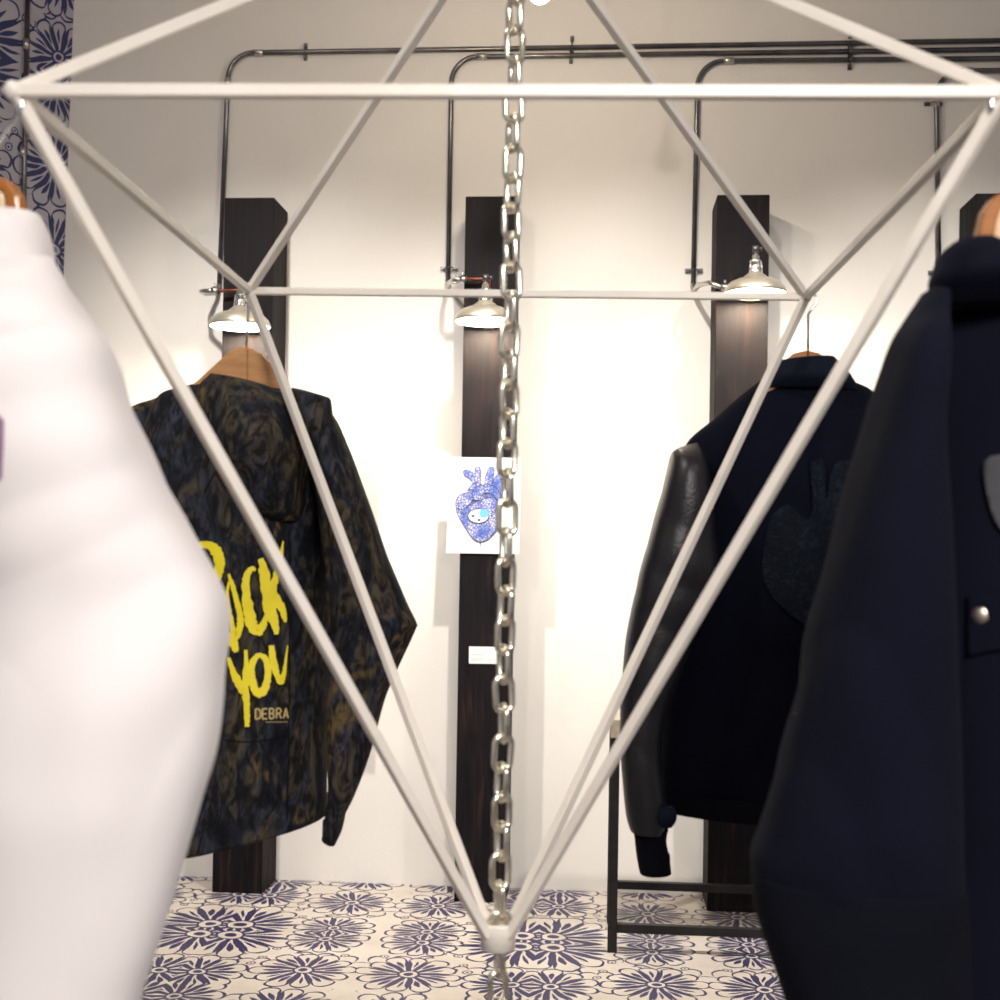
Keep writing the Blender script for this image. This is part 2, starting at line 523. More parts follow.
# ------------------------------------------------------------------ timber posts
PW, PD = 0.212, YW - YP
PH = 2.915
def post(px, label, base_z=0.0):
    x0 = px
    o = Shape().box((0, 0, 0), (PW, PD - 0.001, PH)).make('timber_post', M['timber'], bevel=0.003)
    o.location = (x0, YP, base_z)
    return tag(o, label, 'post', 'black timber posts along the wall')
xs = [onY(212, 889, YP).x, onY(454, 904, YP).x, onY(707, 912, YP).x, onY(976, 190, YP).x]
labels = ['black timber post on the wall behind the camouflage jacket', 'black timber post at the centre behind the chain, with the heart picture on it',
          'black timber post behind the black leather-sleeved jacket', 'black timber post behind the hanger of the dark wool coat, at the right edge']
posts = [post(xs[0], labels[0])]
for i in (1, 2, 3):
    c = copy_tree(posts[0]); c.location = (xs[i], YP, 0); c['label'] = labels[i]; posts.append(c)

# ------------------------------------------------------------------ conduits
def arc(p0, p1, p2, n=8):
    """quarter bend p0->p2 with corner p1"""
    out = []
    for i in range(n + 1):
        t = i / n * math.pi / 2
        out.append(Vector(p1) + (Vector(p0) - Vector(p1)) * (1 - math.sin(t)) + (Vector(p2) - Vector(p1)) * (1 - math.cos(t)))
    return out
YC = YW - 0.016
def coupling(root, p, q, r=0.0135):
    d = (Vector(q) - Vector(p)).normalized()
    c = Vector(p)
    Shape().tube([c - d * 0.022, c + d * 0.022], r, 10).make('coupling', M['steel'], root, smooth=True)
def strap(root, p, vert):
    p = Vector(p)
    s = Shape()
    dv = Vector((1, 0, 0)) if vert else Vector((0, 0, 1))
    dd = Vector((0, 0, 1)) if vert else Vector((1, 0, 0))
    s.tube([p + dv * 0.016 * math.cos(a) + Vector((0, -0.016 * math.sin(a), 0)) for a in [math.pi * k / 8 for k in range(9)]], 0.003, 6)
    for sg in (-1, 1):
        q = p + dv * 0.026 * sg
        s.box(q - dd * 0.008 - dv * 0.012 + Vector((0, 0.008, 0)), q + dd * 0.008 + dv * 0.012 + Vector((0, 0.013, 0)))
        s.tube([q + Vector((0, 0.012, 0)), q + Vector((0, -0.004, 0))], 0.006, 8)
    s.make('strap', M['conduit'], root, smooth=False)
def conduit(pts2d, straps, label, bend=True):
    """pts2d: bottom of drop, corner and far end, in the wall plane"""
    bt, co_, fe = [onY(x, y, YC) for x, y in pts2d]
    rad = 0.11
    co_ = Vector((co_.x, YC, co_.z)); 
    a = co_ + (bt - co_).normalized() * rad
    c = co_ + (fe - co_).normalized() * rad
    root = thing('conduit', (bt.x, YW, bt.z), label, 'pipe', 'steel conduits on the wall')
    Shape().tube([bt] + arc(a, co_, c, 10) + [fe], 0.0105, 12).make('pipe', M['conduit'], root, smooth=True)
    coupling(root, a + (bt - co_).normalized() * 0.02, bt)
    coupling(root, c + (fe - co_).normalized() * 0.02, fe)
    for (x, y, v) in straps:
        strap(root, onY(x, y, YC), v)
    return bt
b1 = conduit([(219, 289), (229, 53), (1150, 38)], [(305, 51, False), (572, 44, False), (851, 41, False)], 'steel conduit dropping to the left lamp, highest of the runs along the wall')
b2 = conduit([(448, 287), (452, 57), (1150, 47)], [(571, 54, False), (449, 268, True), (850, 51, False)], 'steel conduit dropping to the lamp on the centre post')
b3 = conduit([(693, 289), (698, 61), (1150, 57)], [(850, 60, False), (694, 270, True)], 'steel conduit dropping to the right lamp beside its post')
b4 = conduit([(939, 272), (936, 71), (1150, 69)], [(934, 103, True), (938, 272, True)], 'steel conduit dropping beside the dark coat near the right edge')
# conduit on the papered wall
def onLeft(px, py, off=0.014):
    v = ray(px, py)
    nn = du.cross(zax).normalized()
    if nn.dot(f0) > 0: nn = -nn
    t = ((base + nn * off) - CAM).dot(nn) / v.dot(nn)
    return CAM + v * t
pa = onLeft(28, -20); pb = onLeft(21, 330)
root = thing('conduit', pb, 'dark conduit standing on the blue flowered wall at the left edge', 'pipe')
Shape().tube([pa, pb], 0.0105, 12).make('pipe', M['conduit'], root, smooth=True)
coupling(root, onLeft(26, 44), pb); coupling(root, onLeft(23, 152), pb)

# ------------------------------------------------------------------ wall lamps
def make_lamp():
    root = thing('wall_lamp', (0, 0, 0), '', 'lamp', 'metal shade lamps over the posts')
    kw = dict(local=True, smooth=True)
    s = Shape().lathe([(0.122, 0.0), (0.125, 0.003), (0.1225, 0.012), (0.115, 0.029), (0.098, 0.045), (0.074, 0.056), (0.049, 0.061), (0.045, 0.069), (0.031, 0.079), (0.023, 0.087),
                       (0.021, 0.085), (0.029, 0.076), (0.043, 0.066), (0.047, 0.058), (0.072, 0.053), (0.096, 0.042), (0.112, 0.027), (0.1195, 0.010), (0.120, 0.0), (0.122, 0.0)], n=48)
    sh = s.make('shade', M['shade_out'], root, **kw)
    sh.data.materials.append(M['shade_in'])
    for p in sh.data.polygons:
        c = p.center
        if p.normal.z < 0.0 and p.normal.xy.dot(c.xy) < 0: p.material_index = 1
    s = Shape().lathe([(0.0, 0.078), (0.026, 0.078), (0.027, 0.092), (0.020, 0.096), (0.021, 0.122), (0.024, 0.124), (0.024, 0.130), (0.016, 0.134), (0.015, 0.150), (0.010, 0.153), (0.010, 0.168), (0.0, 0.168)], n=24)
    nk = s.make('socket', M['chrome'], root, **kw)
    for k in range(5):
        a = 2 * math.pi * k / 5
        s = Shape().tube([(0.027 * math.cos(a), 0.027 * math.sin(a), 0.085), (0.023 * math.cos(a), 0.023 * math.sin(a), 0.126)], 0.0025, 6)
        s.make('cooling_rib', M['chrome'], nk, **kw)
    s = Shape().tube([(-0.012, 0, 0.178), (0.012, 0, 0.178)], 0.014, 14).tube([(0.012, 0, 0.178), (0.027, 0, 0.178)], 0.005, 8).tube([(0.022, 0, 0.170), (0.022, 0, 0.186)], 0.004, 8)
    s.make('knuckle', M['conduit'], root, **kw)
    Shape().lathe([(0, -0.003), (0.012, 0.0), (0.021, 0.010), (0.024, 0.022), (0.019, 0.036), (0.012, 0.05), (0.012, 0.07), (0, 0.07)], n=20).make('bulb', M['bulb'], root, **kw)
    # bracket behind, to the post
    Shape().tube([(0, 0.006, 0.178), (0, 0.05, 0.182), (0, 0.11, 0.15), (0, 0.148, 0.09), (0, 0.155, 0.03)], 0.006, 10).box((-0.02, 0.150, 0.0), (0.02, 0.1645, 0.06)).make('bracket', M['conduit'], root, local=True)
    return root
lamp = make_lamp()
YL = YP - 0.165
lamps = []
for i, (px, py, lab) in enumerate(((240, 327, 'metal shade wall lamp shining just above the camouflage jacket'),
                                   (485, 322, 'metal shade wall lamp on the centre post above the heart picture, behind the chain'),
                                   (755, 294, 'metal shade wall lamp on the right post with its full stem in view'))):
    l = lamp if i == 0 else copy_tree(lamp)
    l.location = onY(px, py, YL); l['label'] = lab
    lamps.append(l)
# feed arms from conduit to lamp
for i, (l, bt) in enumerate(zip(lamps, (b1, b2, b3))):
    q = l.location
    zz = bt.z
    e = Vector((q.x - 0.085, YP - 0.03, zz - (0.02 if i == 1 else 0.045)))
    if i == 0:
        pts = [bt + Vector((0, 0, 0.02)), bt + Vector((-0.02, -0.03, -0.01)), bt + Vector((-0.055, -0.10, -0.012)), bt + Vector((-0.05, -0.20, -0.01)), bt + Vector((0.0, -0.26, -0.005))]
        for k_ in range(1, 5): pts[k_] = pts[k_] + Vector((0.012 * k_, 0, -0.014 * k_))
        e = Vector((q.x - 0.05, YP - 0.03, zz - 0.06))
    else:
        pts = [bt + Vector((0, 0, 0.02)), bt + Vector((0.003, -0.02, -0.008)), bt + Vector((0.02, -0.12, -0.006)), bt + Vector((0.05, -0.22, -0.02))]
        pts.append(e - Vector((0.035, 0, 0)))
    arm = Shape().tube(pts, 0.0105, 12).make('feed_arm', M['steel'], None, smooth=True)
    for v in arm.data.vertices: v.co -= q
    arm.parent = l
    cp = Shape().tube([pts[-1], pts[-1] + Vector((0.03, 0, 0))], 0.014, 12).tube([pts[-1] + Vector((0.015, -0.01, 0.01)), pts[-1] + Vector((0.015, -0.01, 0.028))], 0.005, 8).make('clamp', M['steel'], None, smooth=True)
    for v in cp.data.vertices: v.co -= q
    cp.parent = l
    sl = Shape().tube([pts[-1] + Vector((0.028, 0, 0)), e + Vector((0.05, 0, 0.002)), Vector((q.x, q.y + 0.155, e.z)), Vector((q.x, q.y + 0.155, q.z + 0.045))], 0.007, 10).make('sleeve', M['copper'], None, smooth=True)
    for v in sl.data.vertices: v.co -= q
    sl.parent = l

# ceiling bulb glimpsed at the top
q = P(540, -11, 4.3)
root = thing('pendant_lamp', (q.x, q.y, CH), 'bright bare pendant bulb glaring at the top edge beside the chain', 'lamp')
Shape().lathe([(0, -0.048), (0.022, -0.043), (0.038, -0.025), (0.041, -0.006), (0.034, 0.012), (0.016, 0.03), (0.013, 0.035), (0, 0.035)], q, 24).make('bulb', M['bulb_far'], root, smooth=True)
Shape().tube([q + Vector((0, 0, 0.03)), q + Vector((0, 0, 0.09))], 0.016, 16).make('socket', M['steel'], root, smooth=True)
Shape().tube([q + Vector((0, 0, 0.09)), (q.x, q.y, CH)], 0.004, 8).make('cord', M['black_metal'], root, smooth=True)

# ------------------------------------------------------------------ pictures and cards
def flat(px_pts, Y, th, name, mat, parent=None, label=None):
    pts = [onY(x, y, Y) for x, y in px_pts]
    return Shape().prism(pts, (0, th, 0)).make(name, mat, parent, label=label)
o = flat([(131, 395), (356, 398), (352, 690), (127, 684)], YP - 0.007, 0.006, 'poster_board', M['sheet'])
tag(o, 'large blank white board on the left post, mostly hidden behind the camouflage jacket', 'board')

YPIC = YP - 0.008
pic = [(450, 457), (521, 458), (519, 554), (446, 553)]
root = thing('picture', onY(483, 554, YPIC), 'white sheet with a blue drawing of a human heart on the centre post', 'picture')
flat(pic, YPIC, 0.007, 'sheet', M['sheet'], root)
k5 = lambda pts: [(400 + x / 5, 420 + y / 5) for x, y in pts]
def smoothpoly(pts, n=4):
    m = len(pts); out = []
    for i in range(m):
        p0, p1, p2, p3 = pts[i - 1], pts[i], pts[(i + 1) % m], pts[(i + 2) % m]
        for j in range(n):
            t = j / n
            out.append(tuple(0.5 * ((2 * p1[k]) + (-p0[k] + p2[k]) * t + (2 * p0[k] - 5 * p1[k] + 4 * p2[k] - p3[k]) * t * t + (-p0[k] + 3 * p1[k] - 3 * p2[k] + p3[k]) * t ** 3) for k in range(2)))
    return out
def grow(pts, g):
    cx = sum(p[0] for p in pts) / len(pts); cy = sum(p[1] for p in pts) / len(pts)
    out = []
    for x, y in pts:
        d = math.hypot(x - cx, y - cy) or 1
        out.append((x + (x - cx) / d * g, y + (y - cy) / d * g))
    return out
layers = [
 [(340, 440), (330, 390), (380, 350), (450, 340), (500, 360), (505, 430), (480, 480), (400, 500)],
 [(350, 470), (330, 430), (290, 400), (300, 380), (330, 380), (340, 350), (375, 310), (410, 330), (395, 380)],
 [(320, 255), (345, 250), (370, 270), (372, 245), (385, 238), (400, 245), (400, 325), (370, 315), (345, 290), (325, 280)],
 [(430, 330), (425, 300), (442, 245), (455, 238), (472, 248), (462, 300), (458, 335)],
 [(465, 335), (470, 300), (490, 270), (510, 268), (525, 300), (505, 350), (480, 360)],
 [(500, 400), (520, 370), (540, 355), (556, 372), (556, 415), (535, 425), (505, 425)],
 [(285, 440), (300, 490), (330, 540), (365, 590), (400, 607), (445, 590), (490, 535), (500, 480), (495, 430), (470, 390), (420, 395), (340, 430)],
 [(285, 440), (283, 400), (310, 372), (350, 365), (365, 385), (345, 425), (310, 445)],
 [(365, 385), (370, 350), (420, 325), (475, 335), (500, 375), (495, 400), (455, 365), (410, 370), (395, 398), (375, 400)],
]
for i, pl in enumerate(layers):
    pl = k5(smoothpoly(pl))
    a = flat(grow(pl, 0.8), YPIC - 0.0006 - i * 0.0006, 0.0003, 'outline', M['ink'], root)
    a['label'] = 'navy outline of the heart drawing'
    flat(pl, YPIC - 0.0009 - i * 0.0006, 0.0003, 'heart_drawing', M['doodle'], root, 'blue speckled fill of the heart drawing')
def ell(cx, cy, rx, ry, n=24): return [(cx + rx * math.cos(2 * math.pi * k / n), cy + ry * math.sin(2 * math.pi * k / n)) for k in range(n)]
flat(k5(ell(392, 480, 55, 38)), YPIC - 0.0066, 0.0003, 'outline', M['ink'], root)
flat(k5(ell(392, 480, 50, 33)), YPIC - 0.0069, 0.0003, 'heart_drawing', M['sheet'], root, 'white oval in the middle of the heart')
flat(k5(ell(420, 467, 24, 22)), YPIC - 0.0072, 0.0003, 'heart_drawing', M['lightblue'], root, 'sky blue disc in the oval')
for x, y in ((365, 480), (395, 500)):
    flat(k5(ell(x, y, 9, 6, 10)), YPIC - 0.0075, 0.0003, 'heart_drawing', M['ink'], root)
flat(k5([(398, 605), (404, 605), (402, 640), (400, 640)]), YPIC - 0.0012, 0.0003, 'drip', M['ink'], root)
flat(k5([(434, 585), (440, 580), (438, 606), (436, 604)]), YPIC - 0.0012, 0.0003, 'drip', M['ink'], root)

YCARD = YP - 0.003
root = thing('price_card', onY(484, 663, YCARD), 'small white printed price card on the centre post below the picture', 'card')
flat([(469, 646.5), (499, 647), (499, 664), (469, 663.5)], YCARD, 0.002, 'card', M['sheet'], root)
s = Shape()
for (x0, x1, y, h) in ((471, 486, 652.3, 0.5), (471, 483.5, 654.0, 0.9), (471, 484, 658.2, 0.5), (471, 496, 659.6, 0.7), (471, 478, 661.2, 0.5)):
    x = x0
    while x < x1:
        wd = random.uniform(0.8, 2.2)
        p = [onY(a, b_, YCARD - 0.0004) for a, b_ in ((x, y), (min(x + wd, x1), y), (min(x + wd, x1), y + h), (x, y + h))]
        s.quad(*p); x += wd + 0.5
s.make('print', M['grey_ink'], root)

# ------------------------------------------------------------------ console table behind the jacket
fl_d = 1271 * CAMH / (952 - 552.0)
LB = CAM + ray(612, 953) * (-CAMH / ray(612, 953).z)
t0 = thing('console_table', (LB.x + 0.35, LB.y, 0), 'low black metal table frame standing under the black leather-sleeved jacket', 'table')
TW, TD, TH = 0.78, 0.36, 0.845
LW = 0.034
for i, (x, y) in enumerate(((0, 0), (TW, 0), (0, TD), (TW, TD))):
    Shape().box((LB.x + x - LW / 2, LB.y + y, 0), (LB.x + x + LW / 2, LB.y + y + LW, TH - 0.07)).make('leg', M['black_metal'], t0, bevel=0.002)
Shape().box((LB.x + LW / 2, LB.y + 0.003, 0.072), (LB.x + TW - LW / 2, LB.y + LW - 0.003, 0.104)).make('rail', M['black_metal'], t0, bevel=0.002)
Shape().box((LB.x + LW / 2, LB.y + TD + 0.003, 0.135), (LB.x + TW - LW / 2, LB.y + TD + LW - 0.003, 0.165)).make('rail', M['black_metal'], t0, bevel=0.002)
Shape().box((LB.x + LW / 2, LB.y + 0.003, TH - 0.11), (LB.x + TW - LW / 2, LB.y + LW - 0.003, TH - 0.075)).make('rail', M['black_metal'], t0, bevel=0.002)
Shape().box((LB.x - LW / 2, LB.y - 0.004, TH - 0.07), (LB.x + TW + LW / 2, LB.y + TD + LW, TH)).make('table_top', M['tan'], t0, bevel=0.004, label='tan wooden top')

# ------------------------------------------------------------------ hanging white frame
DF, DB, DM = 1.21, 2.15, 1.66
cFL, cFR = P(14, 91, DF), P(1004, 93, DF)
cBL, cBR = P(249, 291, DB), P(806, 297, DB)
BOT = P(498, 935, DM); TOP = P(513, -104, DM)
root = thing('hanging_frame', BOT, 'white steel diamond-shaped frame hanging around the chain, jackets at its corners', 'display frame')
def bar(a, b, r=0.0065, sh0=0.0, sh1=0.0):
    a = Vector(a); b = Vector(b); d = (b - a).normalized()
    Shape().beam(a + d * sh0, b - d * sh1, r * 2, r * 2).make('bar', M['white_metal'], root, bevel=0.0015)
for a, b_ in ((cFL, cFR), (cFR, cBR), (cBR, cBL), (cBL, cFL)): bar(a, b_, 0.006)
for c_ in (cFL, cFR, cBL, cBR):
    for apex, tz in ((BOT, 0.018), (TOP, -0.018)):
        v = (c_ - apex); v.z = 0; v.normalize()
        bar(apex + v * 0.020 + Vector((0, 0, tz * 0.2)), c_, 0.0062)
for c_ in (cFL, cFR, cBL, cBR):
    Shape().lathe([(0, -0.009), (0.006, -0.008), (0.0095, -0.003), (0.0095, 0.003), (0.006, 0.008), (0, 0.009)], c_, 16).make('weld', M['white_metal'], root, smooth=True)
for c_, n_ in ((BOT, 'ring_bottom'), (TOP, 'ring_top')):
    Shape().lathe([(0.0195, -0.018), (0.0225, -0.017), (0.024, 0.015), (0.0235, 0.018), (0.0205, 0.018), (0.0195, 0.014), (0.018, -0.015), (0.0195, -0.018)], c_, 32).make('ring_collar', M['white_metal'], root, smooth=True)

# ------------------------------------------------------------------ chain
PITCHL = 0.0385
WR = 0.0042
def link_shape():
    hl = PITCHL / 2 + WR - 0.0005 # half length to wire centre
    hw = 0.0118
    s = Shape(); pts = []
    for k in range(24):
        a = 2 * math.pi * k / 24
        x = hw * math.cos(a); z = hw * math.sin(a) + (1 if math.sin(a) >= 0 else -1) * (hl - hw)
        pts.append((x, 0, z))
    # extra points at straight sides
    s.tube(pts, WR, 10, closed=True)
    return s
top_z = CH
axis = (P(515.5, 0, DM) - P(498.5, 1000, DM)).normalized()
x0 = P(498.5, 1000, DM)
chain = thing('chain', x0 - axis * 0.12, 'zinc steel link chain hanging down the middle of the white frame', 'chain')
lk = link_shape().make('link', M['chain'], chain, smooth=True, local=True)
nl = int((top_z - chain.location.z) / PITCHL / axis.z)
for i in range(nl):
    o = lk if i == 0 else lk.copy()
    if i:
        C.objects.link(o); o.parent = chain
    jx = math.sin(i * 1.7) * 0.0008
    o.location = axis * (PITCHL * (i + 0.5)) + Vector((jx, 0, 0))
    rz = R(28) if i % 2 else R(-62)
    o.rotation_euler = (math.sin(i * 2.3) * 0.03, math.sin(i * 1.3) * 0.05, rz + math.sin(i * 0.9) * 0.15 + i * 0.004)

# ------------------------------------------------------------------ garments
def catmull(rows, sub):
    out = []
    m = len(rows)
    for i in range(m - 1):
        p0 = rows[max(i - 1, 0)]; p1 = rows[i]; p2 = rows[i + 1]; p3 = rows[min(i + 2, m - 1)]
        for j in range(sub):
            t = j / sub
            out.append([0.5 * (2 * p1[k] + (p2[k] - p0[k]) * t + (2 * p0[k] - 5 * p1[k] + 4 * p2[k] - p3[k]) * t * t + (3 * p1[k] - p0[k] - 3 * p2[k] + p3[k]) * t ** 3) for k in range(len(p1))])
    out.append(list(rows[-1]))
    return out
def garment(rows, D, n=72, sub=8, amp=0.004, seed=0, stretch=(5, 5, 2.2), hollow=True, e=2.3, shift=0.0, open_top=False, fold=0.0, fang=0.0, ribs=0, ribamp=0.0):
    """rows: (xl, yl, xr, yr, half thickness, depth offset left, depth offset right) top to bottom"""
    s = Shape(); bm = s.bm
    rows = catmull([tuple(float(v) for v in r_) for r_ in rows], sub)
    fw = Vector((f0.x, f0.y, 0)).normalized()
    rings = []; cs = []
    def ring(L_, R_, th, gi, k=1.0, lift=0.0, am=1.0):
        c = (L_ + R_) / 2; h = (R_ - L_) / 2
        vs = []
        for a_ in range(n):
            a = 2 * math.pi * a_ / n
            ca, sa = math.cos(a), math.sin(a)
            xx = math.copysign(abs(ca) ** (2 / e), ca); yy = math.copysign(abs(sa) ** (2 / e), sa)
            p = c + h * xx * k + fw * (-yy) * th * k + Vector((0, 0, lift))
            dirv = (h.normalized() * xx * th + fw * (-yy) * h.length).normalized() if h.length > 1e-6 else fw
            q = Vector((p.x * stretch[0], p.y * stretch[1], p.z * stretch[2])) + Vector((seed * 7.3, seed * 3.1, seed))
            d = noise.noise(q) * amp + noise.noise(q * 2.3) * amp * 0.45
            if fold:
                u_ = (p - CAM).dot(rt) * math.cos(fang) + p.z * math.sin(fang)
                w_ = noise.noise(Vector((u_ * 11 + noise.noise(q * 0.8) * 1.5, seed * 2.7, p.z * 1.5)))
                d += (abs(w_) * 2 - 0.5) * fold
            if ribs: d += ribamp * math.cos(a * ribs)
            # keep silhouette where it was drawn
            sil = abs(ca) ** 6
            vs.append(bm.verts.new(p + dirv * d * am * (1 - 0.75 * sil)))
        return vs
    fade = 3
    for i, r_ in enumerate(rows):
        Lp = P(r_[0], r_[1], D + r_[5]); Rp = P(r_[2], r_[3], D + r_[6])
        rings.append(ring(Lp, Rp, r_[4], i))
        cs.append((Lp, Rp, r_[4]))
    if hollow:
        Lp, Rp, th = cs[-1]
        rings.append(ring(Lp, Rp, th, 0, 0.94, 0.001))
        rings.append(ring(Lp, Rp, th, 0, 0.90, 0.03, 0.3))
    if open_top:
        Lp, Rp, th = cs[0]
        rings.insert(0, ring(Lp, Rp, th, 0, 0.90, -0.003))
        rings.insert(0, ring(Lp, Rp, th, 0, 0.86, -0.05, 0.3))
    for A_, B_ in zip(rings, rings[1:]):
        for k in range(n):
            bm.faces.new((A_[k], A_[(k + 1) % n], B_[(k + 1) % n], B_[k]))
    for rg, fl_ in ((rings[0], True), (rings[-1], False)):
        c = sum((v.co for v in rg), Vector()) / n
        cv = bm.verts.new(c)
        for k in range(n):
            a_, b_ = rg[k], rg[(k + 1) % n]
            bm.faces.new((b_, a_, cv) if fl_ else (a_, b_, cv))
    return s
def tree_of(o):
    off = Vector((0, 0, 0)); q = o
    while q is not None: off += q.location; q = q.parent
    vs = [v.co + off for v in o.data.vertices]
    return BVHTree.FromPolygons(vs, [tuple(p.vertices) for p in o.data.polygons])
def hit(trees, px, py, off, default):
    v = ray(px, py); d = v.normalized(); best = None
    for t in trees:
        h = t.ray_cast(CAM, d)
        if h[0] is not None and (best is None or h[3] < best): best = h[3]
    if best is None: return P(px, py, default - off)
    return CAM + d * (best - off)
def decal_poly(pts, trees, off, D, name, mat, parent, th=0.0012, label=None, step=4.0):
    """cloth shape laid on a garment: gridded inside the outline so it follows the folds"""
    xs_ = [p[0] for p in pts]; ys_ = [p[1] for p in pts]
    bm = bmesh.new()
    vs = [bm.verts.new((x, y, 0)) for x, y in pts]
    bm.faces.new(vs)
    x = min(xs_) + step
    while x < max(xs_):
        bmesh.ops.bisect_plane(bm, geom=bm.verts[:] + bm.edges[:] + bm.faces[:], plane_co=(x, 0, 0), plane_no=(1, 0, 0)); x += step
    y = min(ys_) + step
    while y < max(ys_):
        bmesh.ops.bisect_plane(bm, geom=bm.verts[:] + bm.edges[:] + bm.faces[:], plane_co=(0, y, 0), plane_no=(0, 1, 0)); y += step
    for v in bm.verts:
        v.co = hit(trees, v.co.x, v.co.y, off, D)
    s = Shape(); s.bm.free(); s.bm = bm
    o = s.make(name, mat, parent, smooth=True, label=label)
    md = o.modifiers.new('thickness', 'SOLIDIFY'); md.thickness = th; md.offset = 0
    return o
def strokes_to(s, pts, w0, trees, off, D, rough=0.0, seed=0, xmax=None):
    """brush stroke: list of (x, y, width) in the garment's plane"""
    pts = catmull([(float(a), float(b), float(c)) for a, b, c in pts], 6)
    prev = None
    for i, (x, y, wd) in enumerate(pts):
        a = pts[max(i - 1, 0)]; b_ = pts[min(i + 1, len(pts) - 1)]
        dx, dy = b_[0] - a[0], b_[1] - a[1]; l_ = math.hypot(dx, dy) or 1
        nx, ny = -dy / l_, dx / l_
        wa = wd / 2 * (1 + rough * noise.noise(Vector((x * 0.6, y * 0.6, seed)))) * w0
        wb = wd / 2 * (1 + rough * noise.noise(Vector((x * 0.6, y * 0.6, seed + 9)))) * w0
        row = []
        for t in (-1, -0.33, 0.33, 1):
            ww = wa if t < 0 else wb
            X, Y_ = x + nx * ww * t, y + ny * ww * t
            if xmax: X = min(X, xmax)
            row.append(s.bm.verts.new(hit(trees, X, Y_, off, D)))
        if prev:
            for k in range(3):
                try: s.bm.faces.new((prev[k], prev[k + 1], row[k + 1], row[k]))
                except ValueError: pass
        prev = row

def hanger(outline_l, outline_r, D, vec, tip, corner, label, matl, matr, edge=None):
    """wooden hanger: two joined arms, and the wire hook up to the frame corner"""
    base_ = P(*tip, D)
    r_ = thing('clothes_hanger', base_, label, 'hanger', 'wooden hangers on the frame corners')
    o = Shape().prism([P(x, y, D) for x, y in outline_l], vec).make('arm', matl, r_, bevel=0.003)
    o2 = Shape().prism([P(x, y, D) for x, y in outline_r], vec).make('arm', matr, r_, bevel=0.003)
    return r_
def hook(r_, tip, corner, rad=0.012, wr=0.0022, twist=True):
    """round hook over the bar at corner, shank down to the hanger tip"""
    tip = Vector(tip); corner = Vector(corner)
    pts = []
    for k in range(15):
        a = R(200) - R(255) * k / 14
        pts.append(corner + rt * rad * math.cos(a) + Vector((0, 0, rad * math.sin(a) + 0.0)))
    pts.append(corner + Vector((0, 0, -rad * 1.7)))
    pts.append(tip * 0.5 + (corner + Vector((0, 0, -rad * 1.7))) * 0.5)
    pts.append(tip - Vector((0, 0, 0.01)))
    Shape().tube(pts, wr, 8).make('hook', M['chrome'], r_, smooth=True)

fwv = Vector((f0.x, f0.y, 0)).normalized()
# ---- camouflage jacket
DJ = DB
hg = hanger([(150, 418), (200, 378), (215, 364), (230, 350), (243, 346), (247, 347), (247, 385), (225, 395), (160, 428)],
            [(247, 347), (262, 354), (275, 368), (288, 388), (305, 408), (330, 430), (320, 438), (285, 412), (247, 385)],
            DJ + 0.004, fwv * 0.016, (246, 347), cBL, 'pale wooden hanger holding the camouflage jacket', M['wood'], M['wood'])
hook(hg, P(246, 350, DJ + 0.012), cBL + Vector((0, 0, 0)))
hgb = hg
cam_root = thing('camouflage_jacket', P(240, 850, DJ), 'bark-camouflage hooded jacket with yellow brush lettering, hung by the left corner', 'jacket')
body = garment([(195, 384, 292, 392, 0.035, 0, 0), (178, 389, 312, 399, 0.055, 0, 0.01), (160, 398, 327, 412, 0.075, 0, 0.02), (146, 430, 332, 445, 0.095, 0, 0.03), (142, 480, 334, 480, 0.11, 0, 0.03),
                (140, 560, 333, 560, 0.12, 0, 0.03), (140, 640, 330, 640, 0.12, 0, 0.03), (142, 720, 327, 705, 0.12, 0, 0.03), (146, 795, 326, 772, 0.12, 0, 0.03), (150, 854, 326, 814, 0.12, 0, 0.03)],
               DJ + 0.03, amp=0.012, seed=1, fold=0.010, sub=9, n=96).make('body', M['camo'], cam_root, smooth=True)
sl_ = garment([(303, 400, 322, 402, 0.03, 0, 0), (306, 418, 337, 422, 0.05, 0, 0), (312, 450, 350, 452, 0.06, 0, 0), (316, 490, 364, 492, 0.065, 0, 0), (322, 540, 383, 545, 0.065, 0, 0), (328, 592, 406, 602, 0.065, -0.01, -0.01), (330, 622, 416, 623, 0.062, -0.018, -0.018),
               (330, 634, 415, 630, 0.06, -0.02, -0.02), (329, 670, 398, 668, 0.055, -0.03, -0.03), (328, 700, 385, 700, 0.052, -0.035, -0.035), (327, 745, 371, 750, 0.048, -0.04, -0.04),
               (328, 785, 356, 792, 0.04, -0.045, -0.045), (326, 810, 345, 815, 0.03, -0.045, -0.045)], DJ - 0.02, amp=0.010, seed=2, fold=0.010).make('sleeve', M['camo'], cam_root, smooth=True)
garment([(326, 806, 346, 812, 0.029, 0, 0), (324, 824, 342, 830, 0.027, 0, 0), (322, 838, 335, 845, 0.026, 0, 0)], DJ - 0.065, amp=0.002, seed=3).make('cuff', M['camo'], cam_root, smooth=True)
sl2 = garment([(155, 401, 176, 392, 0.03, 0, 0), (132, 414, 172, 422, 0.05, 0, 0), (124, 470, 170, 470, 0.06, 0, 0), (112, 560, 165, 560, 0.06, 0, 0), (104, 640, 160, 645, 0.055, 0, 0), (108, 720, 152, 720, 0.05, 0, 0), (118, 800, 146, 800, 0.04, 0, 0), (120, 835, 140, 835, 0.035, 0, 0)],
              DJ + 0.05, amp=0.008, seed=4, fold=0.006).make('sleeve', M['camo'], cam_root, smooth=True)
